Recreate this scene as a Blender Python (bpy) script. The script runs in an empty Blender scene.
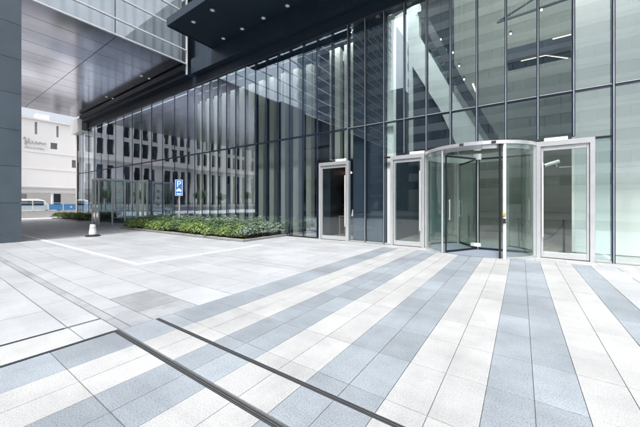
import bpy, bmesh, math, random
import numpy as np
from mathutils import Vector, Matrix
random.seed(7); rng = np.random.default_rng(7)
S = bpy.context.scene
COL = S.collection
R = math.radians

# ------------------------------------------------------------------ camera
F_PX, H = 290.5, 1.43
YAW = math.atan2(201.0, F_PX)
SN, CS = math.sin(YAW), math.cos(YAW)
cam_d = bpy.data.cameras.new('camera'); cam = bpy.data.objects.new('camera', cam_d); COL.objects.link(cam)
cam.location = (0, 0, H); cam.rotation_euler = (R(90), 0, YAW)
cam_d.sensor_width = 36; cam_d.lens = 36 * F_PX / 640; cam_d.shift_y = -10 / 640
cam_d.clip_start = 0.05; cam_d.clip_end = 3000
S.camera = cam

# ------------------------------------------------------------------ sky, sun, exposure
SUN_EL, SUN_AZ = R(60), R(171)          # azimuth from +Y, clockwise
W = bpy.data.worlds.new('World'); S.world = W; W.use_nodes = True
nt = W.node_tree; bg = nt.nodes['Background']
sky = nt.nodes.new('ShaderNodeTexSky'); sky.sky_type = 'NISHITA'; sky.sun_disc = False
sky.sun_elevation = SUN_EL; sky.sun_rotation = SUN_AZ; sky.dust_density = 8.0; sky.air_density = 1.0; sky.ozone_density = 1.0
hz = nt.nodes.new('ShaderNodeHueSaturation'); hz.inputs['Saturation'].default_value = .45     # thin high haze whitens the sky
nt.links.new(sky.outputs[0], hz.inputs['Color']); nt.links.new(hz.outputs[0], bg.inputs[0]); bg.inputs[1].default_value = 0.15
sl = bpy.data.lights.new('sun', 'SUN'); sl.energy = 1.5; sl.angle = R(6); sl.color = (1.0, 0.985, 0.97)
sun = bpy.data.objects.new('sun', sl); COL.objects.link(sun)
sd = Vector((math.sin(SUN_AZ) * math.cos(SUN_EL), math.cos(SUN_AZ) * math.cos(SUN_EL), math.sin(SUN_EL)))
sun.rotation_euler = (-sd).to_track_quat('-Z', 'Y').to_euler(); sun.location = sd * 120
S.view_settings.view_transform = 'Standard'; S.view_settings.look = 'None'
S.view_settings.gamma = 1.0; S.view_settings.exposure = 1.2; S.view_settings.use_curve_mapping = False
S.render.engine = 'CYCLES'
S.cycles.use_denoising = True
S.cycles.max_bounces = 10; S.cycles.transparent_max_bounces = 24; S.cycles.glossy_bounces = 5; S.cycles.diffuse_bounces = 4
S.cycles.sample_clamp_indirect = 6.0
S.cycles.caustics_reflective = False; S.cycles.caustics_refractive = False

# ------------------------------------------------------------------ materials
MATS = {}
def _new(name):
    m = bpy.data.materials.new(name); m.use_nodes = True
    t = m.node_tree; t.nodes.clear()
    out = t.nodes.new('ShaderNodeOutputMaterial')
    MATS[name] = m
    return m, t, out
def nd(t, typ, **kw):
    n = t.nodes.new(typ)
    for k, v in kw.items(): setattr(n, k, v)
    return n
def mth(t, op, a, b=None, clamp=False):
    n = nd(t, 'ShaderNodeMath', operation=op, use_clamp=clamp)
    for i, v in enumerate((a, b)):
        if v is None: continue
        if isinstance(v, (int, float)): n.inputs[i].default_value = v
        else: t.links.new(v, n.inputs[i])
    return n.outputs[0]
def noise(t, scale, detail=3, rough=.5, vec=None, stretch=None):
    if vec is None:
        vec = nd(t, 'ShaderNodeNewGeometry').outputs['Position']
    if stretch:
        mp = nd(t, 'ShaderNodeMapping'); mp.inputs['Scale'].default_value = stretch
        t.links.new(vec, mp.inputs['Vector']); vec = mp.outputs[0]
    n = nd(t, 'ShaderNodeTexNoise'); n.inputs['Scale'].default_value = scale
    n.inputs['Detail'].default_value = detail; n.inputs['Roughness'].default_value = rough
    t.links.new(vec, n.inputs['Vector'])
    return n.outputs['Fac']
def ramp(t, fac, stops):
    r = nd(t, 'ShaderNodeValToRGB'); e = r.color_ramp.elements
    while len(e) > 1: e.remove(e[-1])
    e[0].position = stops[0][0]; e[0].color = (*stops[0][1], 1) if not isinstance(stops[0][1], float) else (stops[0][1],) * 3 + (1,)
    for p, c in stops[1:]:
        k = e.new(p); k.color = (*c, 1) if not isinstance(c, float) else (c, c, c, 1)
    t.links.new(fac, r.inputs[0]); return r.outputs[0]
def mixc(t, fac, a, b, mode='MIX'):
    n = nd(t, 'ShaderNodeMix', data_type='RGBA', blend_type=mode)
    for i, v in ((0, fac), (6, a), (7, b)):
        if isinstance(v, (int, float)): n.inputs[i].default_value = v
        elif isinstance(v, tuple): n.inputs[i].default_value = (*v, 1)
        else: t.links.new(v, n.inputs[i])
    return n.outputs[2]
def rnd_value(t):
    a = nd(t, 'ShaderNodeObjectInfo').outputs['Random']
    b = nd(t, 'ShaderNodeNewGeometry').outputs['Random Per Island']
    return mth(t, 'FRACT', mth(t, 'ADD', a, b))
def surf(name, col, rough=.5, metal=0.0, var=.12, scale=3.0, fine=0.0, fscale=120, pieces=.0, bump=0.0, bscale=60, spec=.5, stretch=None, coat=0.0):
    m, t, out = _new(name)
    p = nd(t, 'ShaderNodeBsdfPrincipled'); t.links.new(p.outputs[0], out.inputs[0])
    v = noise(t, scale, 4, .6, stretch=stretch)
    f = mth(t, 'ADD', 1 - var, mth(t, 'MULTIPLY', v, 2 * var))
    if fine:
        v2 = noise(t, fscale, 2, .6)
        f = mth(t, 'MULTIPLY', f, mth(t, 'ADD', 1 - fine, mth(t, 'MULTIPLY', v2, 2 * fine)))
    if pieces:
        f = mth(t, 'MULTIPLY', f, mth(t, 'ADD', 1 - pieces, mth(t, 'MULTIPLY', rnd_value(t), 2 * pieces)))
    hsv = nd(t, 'ShaderNodeHueSaturation'); hsv.inputs['Color'].default_value = (*col, 1)
    t.links.new(f, hsv.inputs['Value']); t.links.new(hsv.outputs[0], p.inputs['Base Color'])
    p.inputs['Metallic'].default_value = metal
    p.inputs['Specular IOR Level'].default_value = spec
    p.inputs['Coat Weight'].default_value = coat
    rr = mth(t, 'ADD', rough - .08, mth(t, 'MULTIPLY', v, .16), True)
    t.links.new(rr, p.inputs['Roughness'])
    if bump:
        b = nd(t, 'ShaderNodeBump'); b.inputs['Strength'].default_value = bump; b.inputs['Distance'].default_value = .01
        t.links.new(noise(t, bscale, 3), b.inputs['Height']); t.links.new(b.outputs[0], p.inputs['Normal'])
    return m
def granite(name, col, dark, rough=.55, stain=.25, speck=.22, vary=.15):
    m, t, out = _new(name)
    p = nd(t, 'ShaderNodeBsdfPrincipled'); t.links.new(p.outputs[0], out.inputs[0])
    sp = noise(t, 105, 3, .85)
    sp2 = noise(t, 420, 1, .5)
    c = ramp(t, sp, [(.36, dark), (.50, col), (.66, tuple(min(1, q * 1.18) for q in col))])
    c = mixc(t, mth(t, 'MULTIPLY', sp2, speck), c, dark)
    big = noise(t, 1.1, 5, .62)
    st = ramp(t, big, [(.40, 1 - stain), (.58, 1.0)])
    c = mixc(t, 1.0, c, st, 'MULTIPLY')
    wet = ramp(t, noise(t, 5.0, 4, .7), [(.30, 1 - stain * .55), (.5, 1.0)])
    c = mixc(t, 1.0, c, wet, 'MULTIPLY')
    # streaks of rain and foot traffic running along the slabs
    strk = ramp(t, noise(t, 2.2, 3, .6, stretch=(.35, 3.0, 1)), [(.33, 1 - stain * .35), (.52, 1.0)])
    c = mixc(t, 1.0, c, strk, 'MULTIPLY')
    vo = nd(t, 'ShaderNodeTexVoronoi'); vo.inputs['Scale'].default_value = 2.6; t.links.new(nd(t, 'ShaderNodeNewGeometry').outputs['Position'], vo.inputs['Vector'])
    gum = mth(t, 'LESS_THAN', mth(t, 'ADD', vo.outputs['Distance'], mth(t, 'MULTIPLY', sp, .02)), .040)
    sel = nd(t, 'ShaderNodeSeparateColor'); t.links.new(vo.outputs['Color'], sel.inputs[0])
    gum = mth(t, 'MULTIPLY', gum, mth(t, 'GREATER_THAN', sel.outputs[0], .62))
    c = mixc(t, mth(t, 'MULTIPLY', gum, .28), c, (.10, .10, .11))
    tyre = ramp(t, noise(t, 1.0, 4, .65, stretch=(1.6, .12, 1)), [(.56, 1.0), (.68, 1 - stain * .55)])
    c = mixc(t, 1.0, c, tyre, 'MULTIPLY')
    rv = mth(t, 'ADD', 1 - vary / 2, mth(t, 'MULTIPLY', rnd_value(t), vary))
    hs = nd(t, 'ShaderNodeHueSaturation'); t.links.new(c, hs.inputs['Color']); t.links.new(rv, hs.inputs['Value'])
    t.links.new(hs.outputs[0], p.inputs['Base Color'])
    t.links.new(mth(t, 'ADD', rough - .12, mth(t, 'MULTIPLY', big, .24)), p.inputs['Roughness'])
    b = nd(t, 'ShaderNodeBump'); b.inputs['Strength'].default_value = .18; b.inputs['Distance'].default_value = .004
    t.links.new(sp, b.inputs['Height']); t.links.new(b.outputs[0], p.inputs['Normal'])
    return m
def glass(name, tint=(.82, .9, .87), f0=.09, wave=.02, gl=(1, 1, 1), rough=0.0):
    """thin architectural pane: mirror reflection over tinted clear glass"""
    m, t, out = _new(name)
    lw = nd(t, 'ShaderNodeLayerWeight'); lw.inputs['Blend'].default_value = .5
    bmp = None
    if wave:
        geo = nd(t, 'ShaderNodeNewGeometry')
        oi = nd(t, 'ShaderNodeObjectInfo')
        va = nd(t, 'ShaderNodeVectorMath', operation='ADD')
        t.links.new(geo.outputs['Position'], va.inputs[0])
        cb = nd(t, 'ShaderNodeCombineXYZ'); t.links.new(mth(t, 'MULTIPLY', oi.outputs['Random'], 40.0), cb.inputs[0])
        t.links.new(mth(t, 'MULTIPLY', oi.outputs['Random'], 23.0), cb.inputs[2]); t.links.new(cb.outputs[0], va.inputs[1])
        h = noise(t, 1.1, 1, .4, vec=va.outputs[0])
        bmp = nd(t, 'ShaderNodeBump'); bmp.inputs['Strength'].default_value = 1.0; bmp.inputs['Distance'].default_value = wave
        t.links.new(h, bmp.inputs['Height'])
    p5 = mth(t, 'POWER', lw.outputs['Facing'], 4.5)
    fac = mth(t, 'ADD', f0, mth(t, 'MULTIPLY', p5, 1 - f0), True)
    tr = nd(t, 'ShaderNodeBsdfTransparent'); tr.inputs[0].default_value = (*tint, 1)
    g = nd(t, 'ShaderNodeBsdfGlossy'); g.inputs['Color'].default_value = (*gl, 1); g.inputs['Roughness'].default_value = rough
    if bmp: t.links.new(bmp.outputs[0], g.inputs['Normal'])
    mx = nd(t, 'ShaderNodeMixShader'); t.links.new(fac, mx.inputs[0]); t.links.new(tr.outputs[0], mx.inputs[1]); t.links.new(g.outputs[0], mx.inputs[2])
    t.links.new(mx.outputs[0], out.inputs[0])
    return m
def emit(name, col, s):
    m, t, out = _new(name)
    e = nd(t, 'ShaderNodeEmission'); e.inputs[0].default_value = (*col, 1); e.inputs[1].default_value = s
    t.links.new(e.outputs[0], out.inputs[0]); return m
def leafmat(name, cols, rough=.45):
    m, t, out = _new(name)
    p = nd(t, 'ShaderNodeBsdfPrincipled')
    r = nd(t, 'ShaderNodeNewGeometry').outputs['Random Per Island']
    n = len(cols); c = ramp(t, r, [((i + .5) / n, q) for i, q in enumerate(cols)])
    t.links.new(c, p.inputs['Base Color']); p.inputs['Roughness'].default_value = rough
    tl = nd(t, 'ShaderNodeBsdfTranslucent'); t.links.new(c, tl.inputs[0])
    mx = nd(t, 'ShaderNodeMixShader'); mx.inputs[0].default_value = .25
    t.links.new(p.outputs[0], mx.inputs[1]); t.links.new(tl.outputs[0], mx.inputs[2]); t.links.new(mx.outputs[0], out.inputs[0])
    return m

granite('paver_white', (.385, .40, .408), (.24, .25, .26), stain=.14, speck=.22, vary=.12)
granite('paver_dark', (.285, .325, .363), (.10, .12, .145), stain=.17, speck=.36, vary=.24)
granite('paver_plain', (.385, .405, .43), (.25, .27, .295), stain=.13, speck=.22, vary=.12)
granite('paver_grey', (.32, .34, .365), (.20, .215, .235), stain=.24, speck=.22)
surf('joint', (.075, .08, .085), .9, var=.3)
surf('asphalt', (.20, .20, .205), .85, var=.2, fine=.25, fscale=200)
surf('road_far', (.45, .45, .45), .85, var=.1)
surf('line_paint', (.80, .80, .79), .6, var=.12, scale=9, fine=.08)
surf('navy_panel', (.026, .043, .068), .42, metal=.25, var=.15, scale=1.2, pieces=.10, bump=.03, bscale=4)
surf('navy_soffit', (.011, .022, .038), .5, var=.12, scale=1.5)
surf('navy_mullion', (.018, .032, .06), .35, metal=.4, var=.15)
surf('dark_frame', (.015, .02, .026), .4, metal=.3, var=.15)
surf('steel', (.68, .70, .72), .34, metal=.7, var=.08, scale=6, bump=.02, bscale=80)
surf('steel_dark', (.10, .105, .115), .4, metal=.8, var=.2, scale=10)
surf('rail_white', (.80, .83, .85), .4, metal=.2, var=.08)
surf('rail_grey', (.055, .06, .066), .5, metal=0.0, var=.2, scale=10)
surf('white_metal', (.78, .79, .80), .4, var=.06)
surf('soffit_metal', (.42, .425, .49), .15, metal=.95, var=.08, scale=.8, pieces=.05, bump=.02, bscale=2)
surf('slate_panel', (.082, .112, .138), .30, var=.28, scale=1.3, pieces=.06, bump=.02, bscale=3, spec=.6, fine=.05)
surf('fin_stone', (.60, .63, .59), .6, var=.06, pieces=.05, scale=2)
surf('dark_wall', (.028, .040, .058), .6, var=.2)
surf('dark_stone', (.032, .048, .072), .35, var=.2, pieces=.12)
surf('lobby_stone', (.25, .275, .245), .6, var=.20, scale=1.2, fine=.10, pieces=.05, bump=.05, stretch=(.5, .5, 2.5))
surf('lobby_floor', (.40, .40, .38), .22, var=.08, pieces=.03)
surf('lobby_white', (.68, .75, .74), .6, var=.03)
surf('lined_stone', (.86, .88, .86), .55, var=.06, scale=1.2, pieces=.04, stretch=(.3, .3, 14))
surf('teal_panel', (.20, .34, .36), .3, var=.08, pieces=.05)
surf('curtain', (.80, .89, .92), .8, var=.10, scale=2.2, stretch=(1, 1, .15))
surf('pale_wall', (.74, .69, .645), .75, var=.10, scale=.4, fine=.05, fscale=8)
surf('white_wall', (.74, .735, .73), .8, var=.06, scale=.3)
surf('tower_wall', (.80, .81, .81), .7, var=.08, scale=.3)
surf('grey_louvre', (.42, .42, .43), .6, var=.1)
surf('kerb_stone', (.24, .25, .26), .7, var=.2, scale=5, fine=.15, pieces=.1, bump=.2)
surf('soil', (.06, .045, .032), .95, var=.4, scale=12, bump=.6, bscale=30)
surf('bark', (.11, .085, .065), .9, var=.3, scale=9, bump=.5, bscale=30)
surf('black_rubber', (.018, .018, .019), .6, var=.2)
surf('cone_white', (.72, .76, .76), .45, var=.1, scale=10)
surf('sign_blue', (.03, .16, .44), .4, var=.05)
surf('sign_white', (.85, .86, .87), .5, var=.03)
surf('banner_blue', (.10, .34, .72), .5, var=.08, scale=2)
surf('van_white', (.8, .81, .82), .25, var=.03, coat=.5)
surf('mat_grey', (.17, .20, .25), .9, var=.15, fine=.3, fscale=300)
surf('wood', (.24, .16, .10), .5, var=.2, scale=3, stretch=(1, 8, 1))
surf('sticker_orange', (.70, .36, .05), .5, var=.05)
surf('rope', (.03, .04, .06), .8, var=.2)
glass('facade_glass', (.94, .978, .972), .115, .0009, gl=(.84, .94, 1.0))
glass('facade_glass_mid', (.94, .97, .965), .27, .0008, gl=(.78, .88, 1.0))
glass('facade_glass_wavy', (.94, .97, .96), .22, .0020, gl=(.74, .84, 1.0))
glass('door_glass', (.93, .965, .955), .06, .001)
glass('curved_glass', (.92, .965, .945), .06, 0)
glass('fascia_glass', (.96, .98, .98), .24, .002)
glass('window_glass', (.45, .52, .58), .10, .01)
glass('tower_glass', (.55, .66, .74), .22, .01)
glass('porch_glass', (.86, .94, .92), .2, .002)
glass('fence_glass', (.80, .88, .88), .08, 0)
emit('lamp_white', (1.0, .95, .86), 2.5)
emit('fin_fill_glow', (.98, 1.0, .98), 16.0)
emit('fill_bar_glow', (1.0, .98, .95), 125.0)
emit('ceiling_fill_glow', (1.0, .98, .94), 13.0)
emit('lamp_led', (1.0, .85, .62), 1.2)
emit('downlight', (.95, .97, 1.0), .14)
emit('lamp_red', (1.0, .45, .32), 2.0)
leafmat('leaf_yellow', [(.09, .17, .045), (.19, .29, .075), (.31, .39, .12), (.13, .22, .055)])
leafmat('leaf_green', [(.05, .11, .045), (.09, .17, .07), (.15, .23, .10), (.07, .13, .055)])
leafmat('leaf_grey', [(.09, .16, .11), (.18, .26, .20), (.32, .39, .34), (.13, .20, .14)])
leafmat('leaf_tree', [(.05, .10, .03), (.09, .16, .045), (.13, .20, .06), (.07, .13, .04)])

# ------------------------------------------------------------------ helpers
def bmx(bm, x0, x1, y0, y1, z0, z1):
    v = [bm.verts.new(p) for p in ((x0, y0, z0), (x1, y0, z0), (x1, y1, z0), (x0, y1, z0), (x0, y0, z1), (x1, y0, z1), (x1, y1, z1), (x0, y1, z1))]
    for f in ((3, 2, 1, 0), (4, 5, 6, 7), (0, 1, 5, 4), (1, 2, 6, 5), (2, 3, 7, 6), (3, 0, 4, 7)):
        bm.faces.new([v[i] for i in f])
def boxes(*bs):
    bm = bmesh.new()
    for b in bs: bmx(bm, *b)
    return bm
def bar(bm, a, b, r, n=8, r2=None):
    a = Vector(a); b = Vector(b); d = (b - a).normalized()
    u = d.orthogonal().normalized(); w = d.cross(u); r2 = r if r2 is None else r2
    A = [bm.verts.new(a + (u * math.cos(2 * math.pi * i / n) + w * math.sin(2 * math.pi * i / n)) * r) for i in range(n)]
    B = [bm.verts.new(b + (u * math.cos(2 * math.pi * i / n) + w * math.sin(2 * math.pi * i / n)) * r2) for i in range(n)]
    for i in range(n):
        j = (i + 1) % n; bm.faces.new((A[i], A[j], B[j], B[i]))
    bm.faces.new(A[::-1]); bm.faces.new(B)
def prism(bm, pts, off):
    """closed outline pts (3D), extruded by vector off"""
    off = Vector(off)
    A = [bm.verts.new(p) for p in pts]; B = [bm.verts.new(Vector(p) + off) for p in pts]
    n = len(pts); bm.faces.new(A[::-1]); bm.faces.new(B)
    for i in range(n):
        j = (i + 1) % n; bm.faces.new((A[i], A[j], B[j], B[i]))
def wloc(o):
    p = Vector((0, 0, 0))
    while o is not None: p = p + o.location; o = o.parent
    return p
def tag(o, label=None, cat=None, group=None, kind=None):
    if label: o['label'] = label
    if cat: o['category'] = cat
    if group: o['group'] = group
    if kind: o['kind'] = kind
    return o
def thing(name, loc, label, cat, group=None):
    o = bpy.data.objects.new(name, None); COL.objects.link(o); o.location = loc; o.empty_display_size = .3
    return tag(o, label, cat, group)
def link(name, me, parent=None, loc=(0, 0, 0)):
    o = bpy.data.objects.new(name, me); COL.objects.link(o)
    o.location = Vector(loc)
    if parent is not None:
        o.location = Vector(loc) - wloc(parent); o.parent = parent
    return o
def obj(name, bm, mat, parent=None, bevel=0, smooth=False, origin=None):
    """bm in world coordinates -> one mesh object, origin at its own base"""
    bmesh.ops.recalc_face_normals(bm, faces=bm.faces)
    if origin is None:
        cs = [v.co for v in bm.verts]
        lo = [min(c[i] for c in cs) for i in range(3)]; hi = [max(c[i] for c in cs) for i in range(3)]
        origin = ((lo[0] + hi[0]) / 2, (lo[1] + hi[1]) / 2, lo[2])
    for v in bm.verts: v.co -= Vector(origin)
    if bevel:
        bmesh.ops.bevel(bm, geom=list(bm.edges), offset=bevel, segments=1, affect='EDGES', profile=.5)
    me = bpy.data.meshes.new(name); bm.to_mesh(me); bm.free()
    me.materials.append(MATS[mat])
    if smooth:
        for p in me.polygons: p.use_smooth = True
    return link(name, me, parent, origin)
CACHE = {}
def piece(name, mat, dims, parent, loc, cham=0):
    """shared-mesh box (base centre at loc)"""
    key = (name, mat, tuple(round(d, 4) for d in dims), cham)
    me = CACHE.get(key)
    if me is None:
        bm = bmesh.new(); w, l, h = dims
        if cham:
            c = cham
            a = [bm.verts.new((sx * w / 2, sy * l / 2, 0)) for sx, sy in ((-1, -1), (1, -1), (1, 1), (-1, 1))]
            b = [bm.verts.new((sx * w / 2, sy * l / 2, h - c)) for sx, sy in ((-1, -1), (1, -1), (1, 1), (-1, 1))]
            t = [bm.verts.new((sx * (w / 2 - c), sy * (l / 2 - c), h)) for sx, sy in ((-1, -1), (1, -1), (1, 1), (-1, 1))]
            for i in range(4):
                j = (i + 1) % 4; bm.faces.new((a[i], a[j], b[j], b[i])); bm.faces.new((b[i], b[j], t[j], t[i]))
            bm.faces.new(t)
        else:
            bmx(bm, -w / 2, w / 2, -l / 2, l / 2, 0, h)
        me = bpy.data.meshes.new(name); bm.to_mesh(me); bm.free(); me.materials.append(MATS[mat]); CACHE[key] = me
    return link(name, me, parent, loc)
def pbox(name, mat, x0, x1, y0, y1, z0, z1, parent, cham=0):
    return piece(name, mat, (x1 - x0, y1 - y0, z1 - z0), parent, ((x0 + x1) / 2, (y0 + y1) / 2, z0), cham)
def leaves(name, centers, normals, size, mat, parent=None, origin=(0, 0, 0), asp=.55):
    n = len(centers); c = np.asarray(centers) - np.asarray(origin); nn = np.asarray(normals)
    nn = nn / (np.linalg.norm(nn, axis=1, keepdims=True) + 1e-9)
    r = rng.normal(size=(n, 3)); u = np.cross(nn, r); u /= np.linalg.norm(u, axis=1, keepdims=True) + 1e-9
    w = np.cross(nn, u)
    s = size * rng.uniform(.5, 1.45, (n, 1))
    # pointed leaf, folded along the midrib
    a = c - u * s; b = c + w * s * asp + nn * s * .18; d = c + u * s * 1.1; e = c - w * s * asp + nn * s * .18
    V = np.stack([a, b, d, e], 1).reshape(-1, 3)
    i = np.arange(n)[:, None] * 4
    Fc = np.concatenate([i + [0, 1, 2], i + [0, 2, 3]], 1).reshape(-1, 3)
    me = bpy.data.meshes.new(name); me.from_pydata(V.tolist(), [], Fc.tolist()); me.materials.append(MATS[mat])
    return link(name, me, parent, origin)
def proj(x, y, z=0):
    f = -SN * x + CS * y
    if f < .15: return None
    return 320 + F_PX * (CS * x + SN * y) / f, 203.5 - F_PX * (z - H) / f

FY = 9.70            # outer face of the glass wall
BAY = .724; X0 = 1.82
# ------------------------------------------------------------------ ground
gb = bmesh.new(); s = 900
for q in ((-s, -s), (s, -s), (s, s), (-s, s)): gb.verts.new((*q, -.05))
gb.faces.new(gb.verts); tag(obj('ground', gb, 'joint', origin=(0, 0, -.05)), kind='structure')
pave = tag(obj('pavement', boxes((-36.5, 14, -14, 9.66, -.045, -.010)), 'joint'), kind='structure')

SLOT = .022
def cuts(lo, hi, cs):
    """split [lo,hi] at the slot strips"""
    seg = [(lo, hi)]
    for c in cs:
        new = []
        for a, b in seg:
            if b <= c - SLOT or a >= c + SLOT: new.append((a, b)); continue
            if a < c - SLOT: new.append((a, c - SLOT))
            if b > c + SLOT: new.append((c + SLOT, b))
        seg = new
    return [(a, b) for a, b in seg if b - a > .02]
SX = [-3.722, -3.22]; k = -3.22
while k < .97: k += .3; SX.append(round(k, 3))
SX.append(1.31)
YS1, YS2, XS1, XS2 = 1.82, 1.38, -4.30, -3.75
tiles = []   # x0,x1,y0,y1,mat
def add_tile(x0, x1, y0, y1, m, cutx=(), cuty=()):
    for a, b in cuts(x0, x1, cutx):
        for c, d in cuts(y0, y1, cuty): tiles.append((a, b, c, d, m))
# striped apron
for i in range(len(SX) - 1):
    a, b = SX[i], SX[i + 1]; mid = (a + b) / 2
    if i == 0: m = 'paver_dark'
    elif i == len(SX) - 2: m = 'paver_dark'
    else: m = 'paver_white' if ((i - 1) // 2) % 2 == 0 else 'paver_dark'
    y = -1.58
    while y < 9.05:
        y1 = min(y + .6, 9.06)
        add_tile(a, b, y, y1, m, (), (YS1, YS2)); y += .6
# light border in front of the glass
x = -9.3
while x < 8:
    add_tile(x, x + .6, 9.06, 9.36, 'paver_white'); add_tile(x, x + .6, 9.36, 9.655, 'paver_white'); x += .6
# plain field, left
ys = [1.10, 1.42, 1.53, 1.78]
y = 1.78
while y < 9.0:
    y += .6
    if y > 9.0: y = 9.06
    ys.append(round(y, 3))
r = 0
for y0, y1 in zip(ys[:-1], ys[1:]):
    w = .9; off = .45 * (r % 2); xx = -3.722
    first = True
    while xx > -36.4:
        ww = (w - off) if first and off else w
        first = False
        x1 = xx; x0 = max(xx - ww, -36.4); xx -= ww
        if x0 < -8.5 and x1 < -8.4 and y1 > 7.2 and x1 > -19: continue      # planting bed
        m = 'paver_plain'
        if y0 < 1.7:
            if 1.4 < y0 < 1.5: m = 'paver_grey'
            if (x0 + x1) / 2 > -4.9 and y0 > 1.3: m = 'paver_grey'
        if abs(y0 - 1.78) < .01 and -4.7 < (x0 + x1) / 2 < -3.9: m = 'paver_grey'
        add_tile(x0, x1, y0, y1, m, (XS1, XS2) if y0 < 1.2 else (), ())
    r += 1
y = 1.10; r = 0
while y > -6.4:
    add_tile(XS1 + SLOT, XS2 - SLOT, y - .6, y, 'paver_white')
    xx = XS1 - SLOT; off = .45 * (r % 2); first = True
    while xx > -20:
        ww = (.9 - off) if first and off else .9
        first = False
        add_tile(xx - ww, xx, y - .6, y, 'paver_plain'); xx -= ww
    y -= .6; r += 1
tiles = [t for t in tiles if t[1] - t[0] > .06 and t[3] - t[2] > .03]
# plain field, right
y = -1.58; r = 0
while y < 9.05:
    xx = 1.31; off = .45 * (r % 2); first = True; y1 = min(y + .6, 9.06)
    while xx < 8.2:
        ww = (.9 - off) if first and off else .9; first = False
        add_tile(xx, xx + ww, y, y1, 'paver_plain'); xx += ww
    y += .6; r += 1
def tile_area(t):
    ps = []
    for q in ((t[0], t[2]), (t[1], t[2]), (t[1], t[3]), (t[0], t[3])):
        p = proj(*q)
        if p is None: return 0
        ps.append((min(max(p[0], 0), 640), min(max(p[1], 0), 427)))
    return abs(sum(ps[i][0] * ps[(i + 1) % 4][1] - ps[(i + 1) % 4][0] * ps[i][1] for i in range(4))) / 2
# drop duplicated narrow band tiles: the band between the two slots keeps one row set
seen = set(); tl = []
for t in tiles:
    kk = (round((t[0] + t[1]) / 2, 2), round((t[2] + t[3]) / 2, 2))
    if kk in seen: continue
    seen.add(kk); tl.append(t)
tl.sort(key=lambda t: -tile_area(t))
J0 = .0022
for t in tl[:300]:
    J = .0040 if t[4] in ('paver_plain', 'paver_grey') else J0
    pbox('paver', t[4], t[0] + J, t[1] - J, t[2] + J * 1.5, t[3] - J * 1.5, -.028, random.uniform(-.0006, .0006), pave, .0011)
rest = {}
for t in tl[300:]: rest.setdefault(t[4], []).append(t)
for m, ts in rest.items():
    bm = bmesh.new()
    J = .0055 if m in ('paver_plain', 'paver_grey') else .003
    for t in ts: bmx(bm, t[0] + J, t[1] - J, t[2] + J, t[3] - J, -.028, random.uniform(-.0012, .0008))
    tag(obj('paver', bm, m, pave), kind='stuff')

# slot drains: steel edged double slots set in the paving
def slot(pts, label):
    t = thing('slot_drain', (*pts[0], 0), label, 'drain', 'slot drains in the paving')
    for (a, b) in zip(pts[:-1], pts[1:]):
        (xa, ya), (xb, yb) = a, b
        x0, x1 = min(xa, xb), max(xa, xb); y0, y1 = min(ya, yb), max(ya, yb)
        w = SLOT - .002
        if x1 - x0 > y1 - y0:
            rails = [(x0 - w, x1 + w, y0 + o0, y0 + o1) for o0, o1 in ((-w, -w + .004), (-.0045, .0045), (w - .004, w))]
            ch = (x0 - w, x1 + w, y0 - w, y0 + w)
        else:
            rails = [(x0 + o0, x0 + o1, y0 + w, y1 - w) for o0, o1 in ((-w, -w + .004), (-.0045, .0045), (w - .004, w))]
            ch = (x0 - w, x0 + w, y0 + w, y1 - w)
        for rr in rails: obj('edge_rail', boxes((*rr, -.026, .001)), 'rail_grey', t)
        obj('channel', boxes((*ch, -.034, -.027)), 'black_rubber', t)
slot([(-3.75, -2.5), (-3.75, 1.38), (6.0, 1.38)], 'L-shaped double slot drain whose corner meets the dark stripe paving')
slot([(-3.70, 1.82), (6.0, 1.82)], 'straight slot drain crossing the striped paving parallel to the glass wall')
slot([(-4.30, -2.5), (-4.30, 1.09)], 'short slot drain in the plain pale paving beside the grey slab')
ch = thing('channel_grate', (-8, 5.06, 0), 'long thin drain grate across the plain paving in front of the hedge', 'drain')
obj('grate_frame', boxes((-14.5, -3.9, 5.035, 5.042, .0015, .0045), (-14.5, -3.9, 5.085, 5.092, .0015, .0045)), 'kerb_stone', ch)
obj('grate', boxes((-14.5, -3.9, 5.043, 5.084, .0015, .003)), 'grey_louvre', ch)
# painted bay line
bl = tag(obj('painted_line', boxes((-19.5, -7.35, 3.13, 3.23, .0016, .004)), 'line_paint'), kind='structure')
tag(obj('painted_line', boxes((-7.45, -7.35, 3.235, 7.1, .0016, .004)), 'line_paint'), kind='structure')
tag(obj('painted_line', boxes((1.86, 1.96, 8.0, 9.05, .0016, .004)), 'line_paint'), kind='structure')
tag(obj('road', boxes((-60.5, -36.6, -80, 90, -.045, -.015)), 'road_far'), kind='structure')
tag(obj('plaza', boxes((-36.5, 60, -38, -14.05, -.045, -.004)), 'paver_plain'), kind='structure')

# ------------------------------------------------------------------ main building: glass wall, fascia, canopy, lobby
bld = thing('office_building', (-10, FY, 0), 'dark glass-fronted office building with revolving door and deep navy canopy', 'building')
ZT, ZG, ZD = 4.28, 8.20, 3.06
mx = [X0 + BAY * i for i in range(6, -26, -1)]          # mullion lines, right to left
while mx[-1] > -34.3: mx.append(mx[-1] - BAY * 2)
XL, XR = mx[-1], mx[0]
def pane(x0, x1, z0, z1):
    o = pbox('pane', 'facade_glass' if x1 > -5.5 else ('facade_glass_mid' if x1 > -15 else 'facade_glass_wavy'), x0 + .018, x1 - .018, FY + .012, FY + .026, z0 + .012, z1 - .012, bld)
    o.rotation_euler = (random.gauss(0, .0012), 0, random.gauss(0, .0018))       # panes never sit perfectly true
for i in range(len(mx) - 1):
    a, b = mx[i + 1], mx[i]; m = (a + b) / 2
    pane(a, b, ZT + .03, ZG)
    if -3.9 < m < 1.3 :                     # over the entrance doors
        pane(a, b, ZD + .10, ZT - .03)
        if a < 1.1 and False: pass
    elif -6.9 < m < -5.45: pane(a, b, ZD + .14, ZT - .03)
    else: pane(a, b, .05, ZT - .03)
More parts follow.
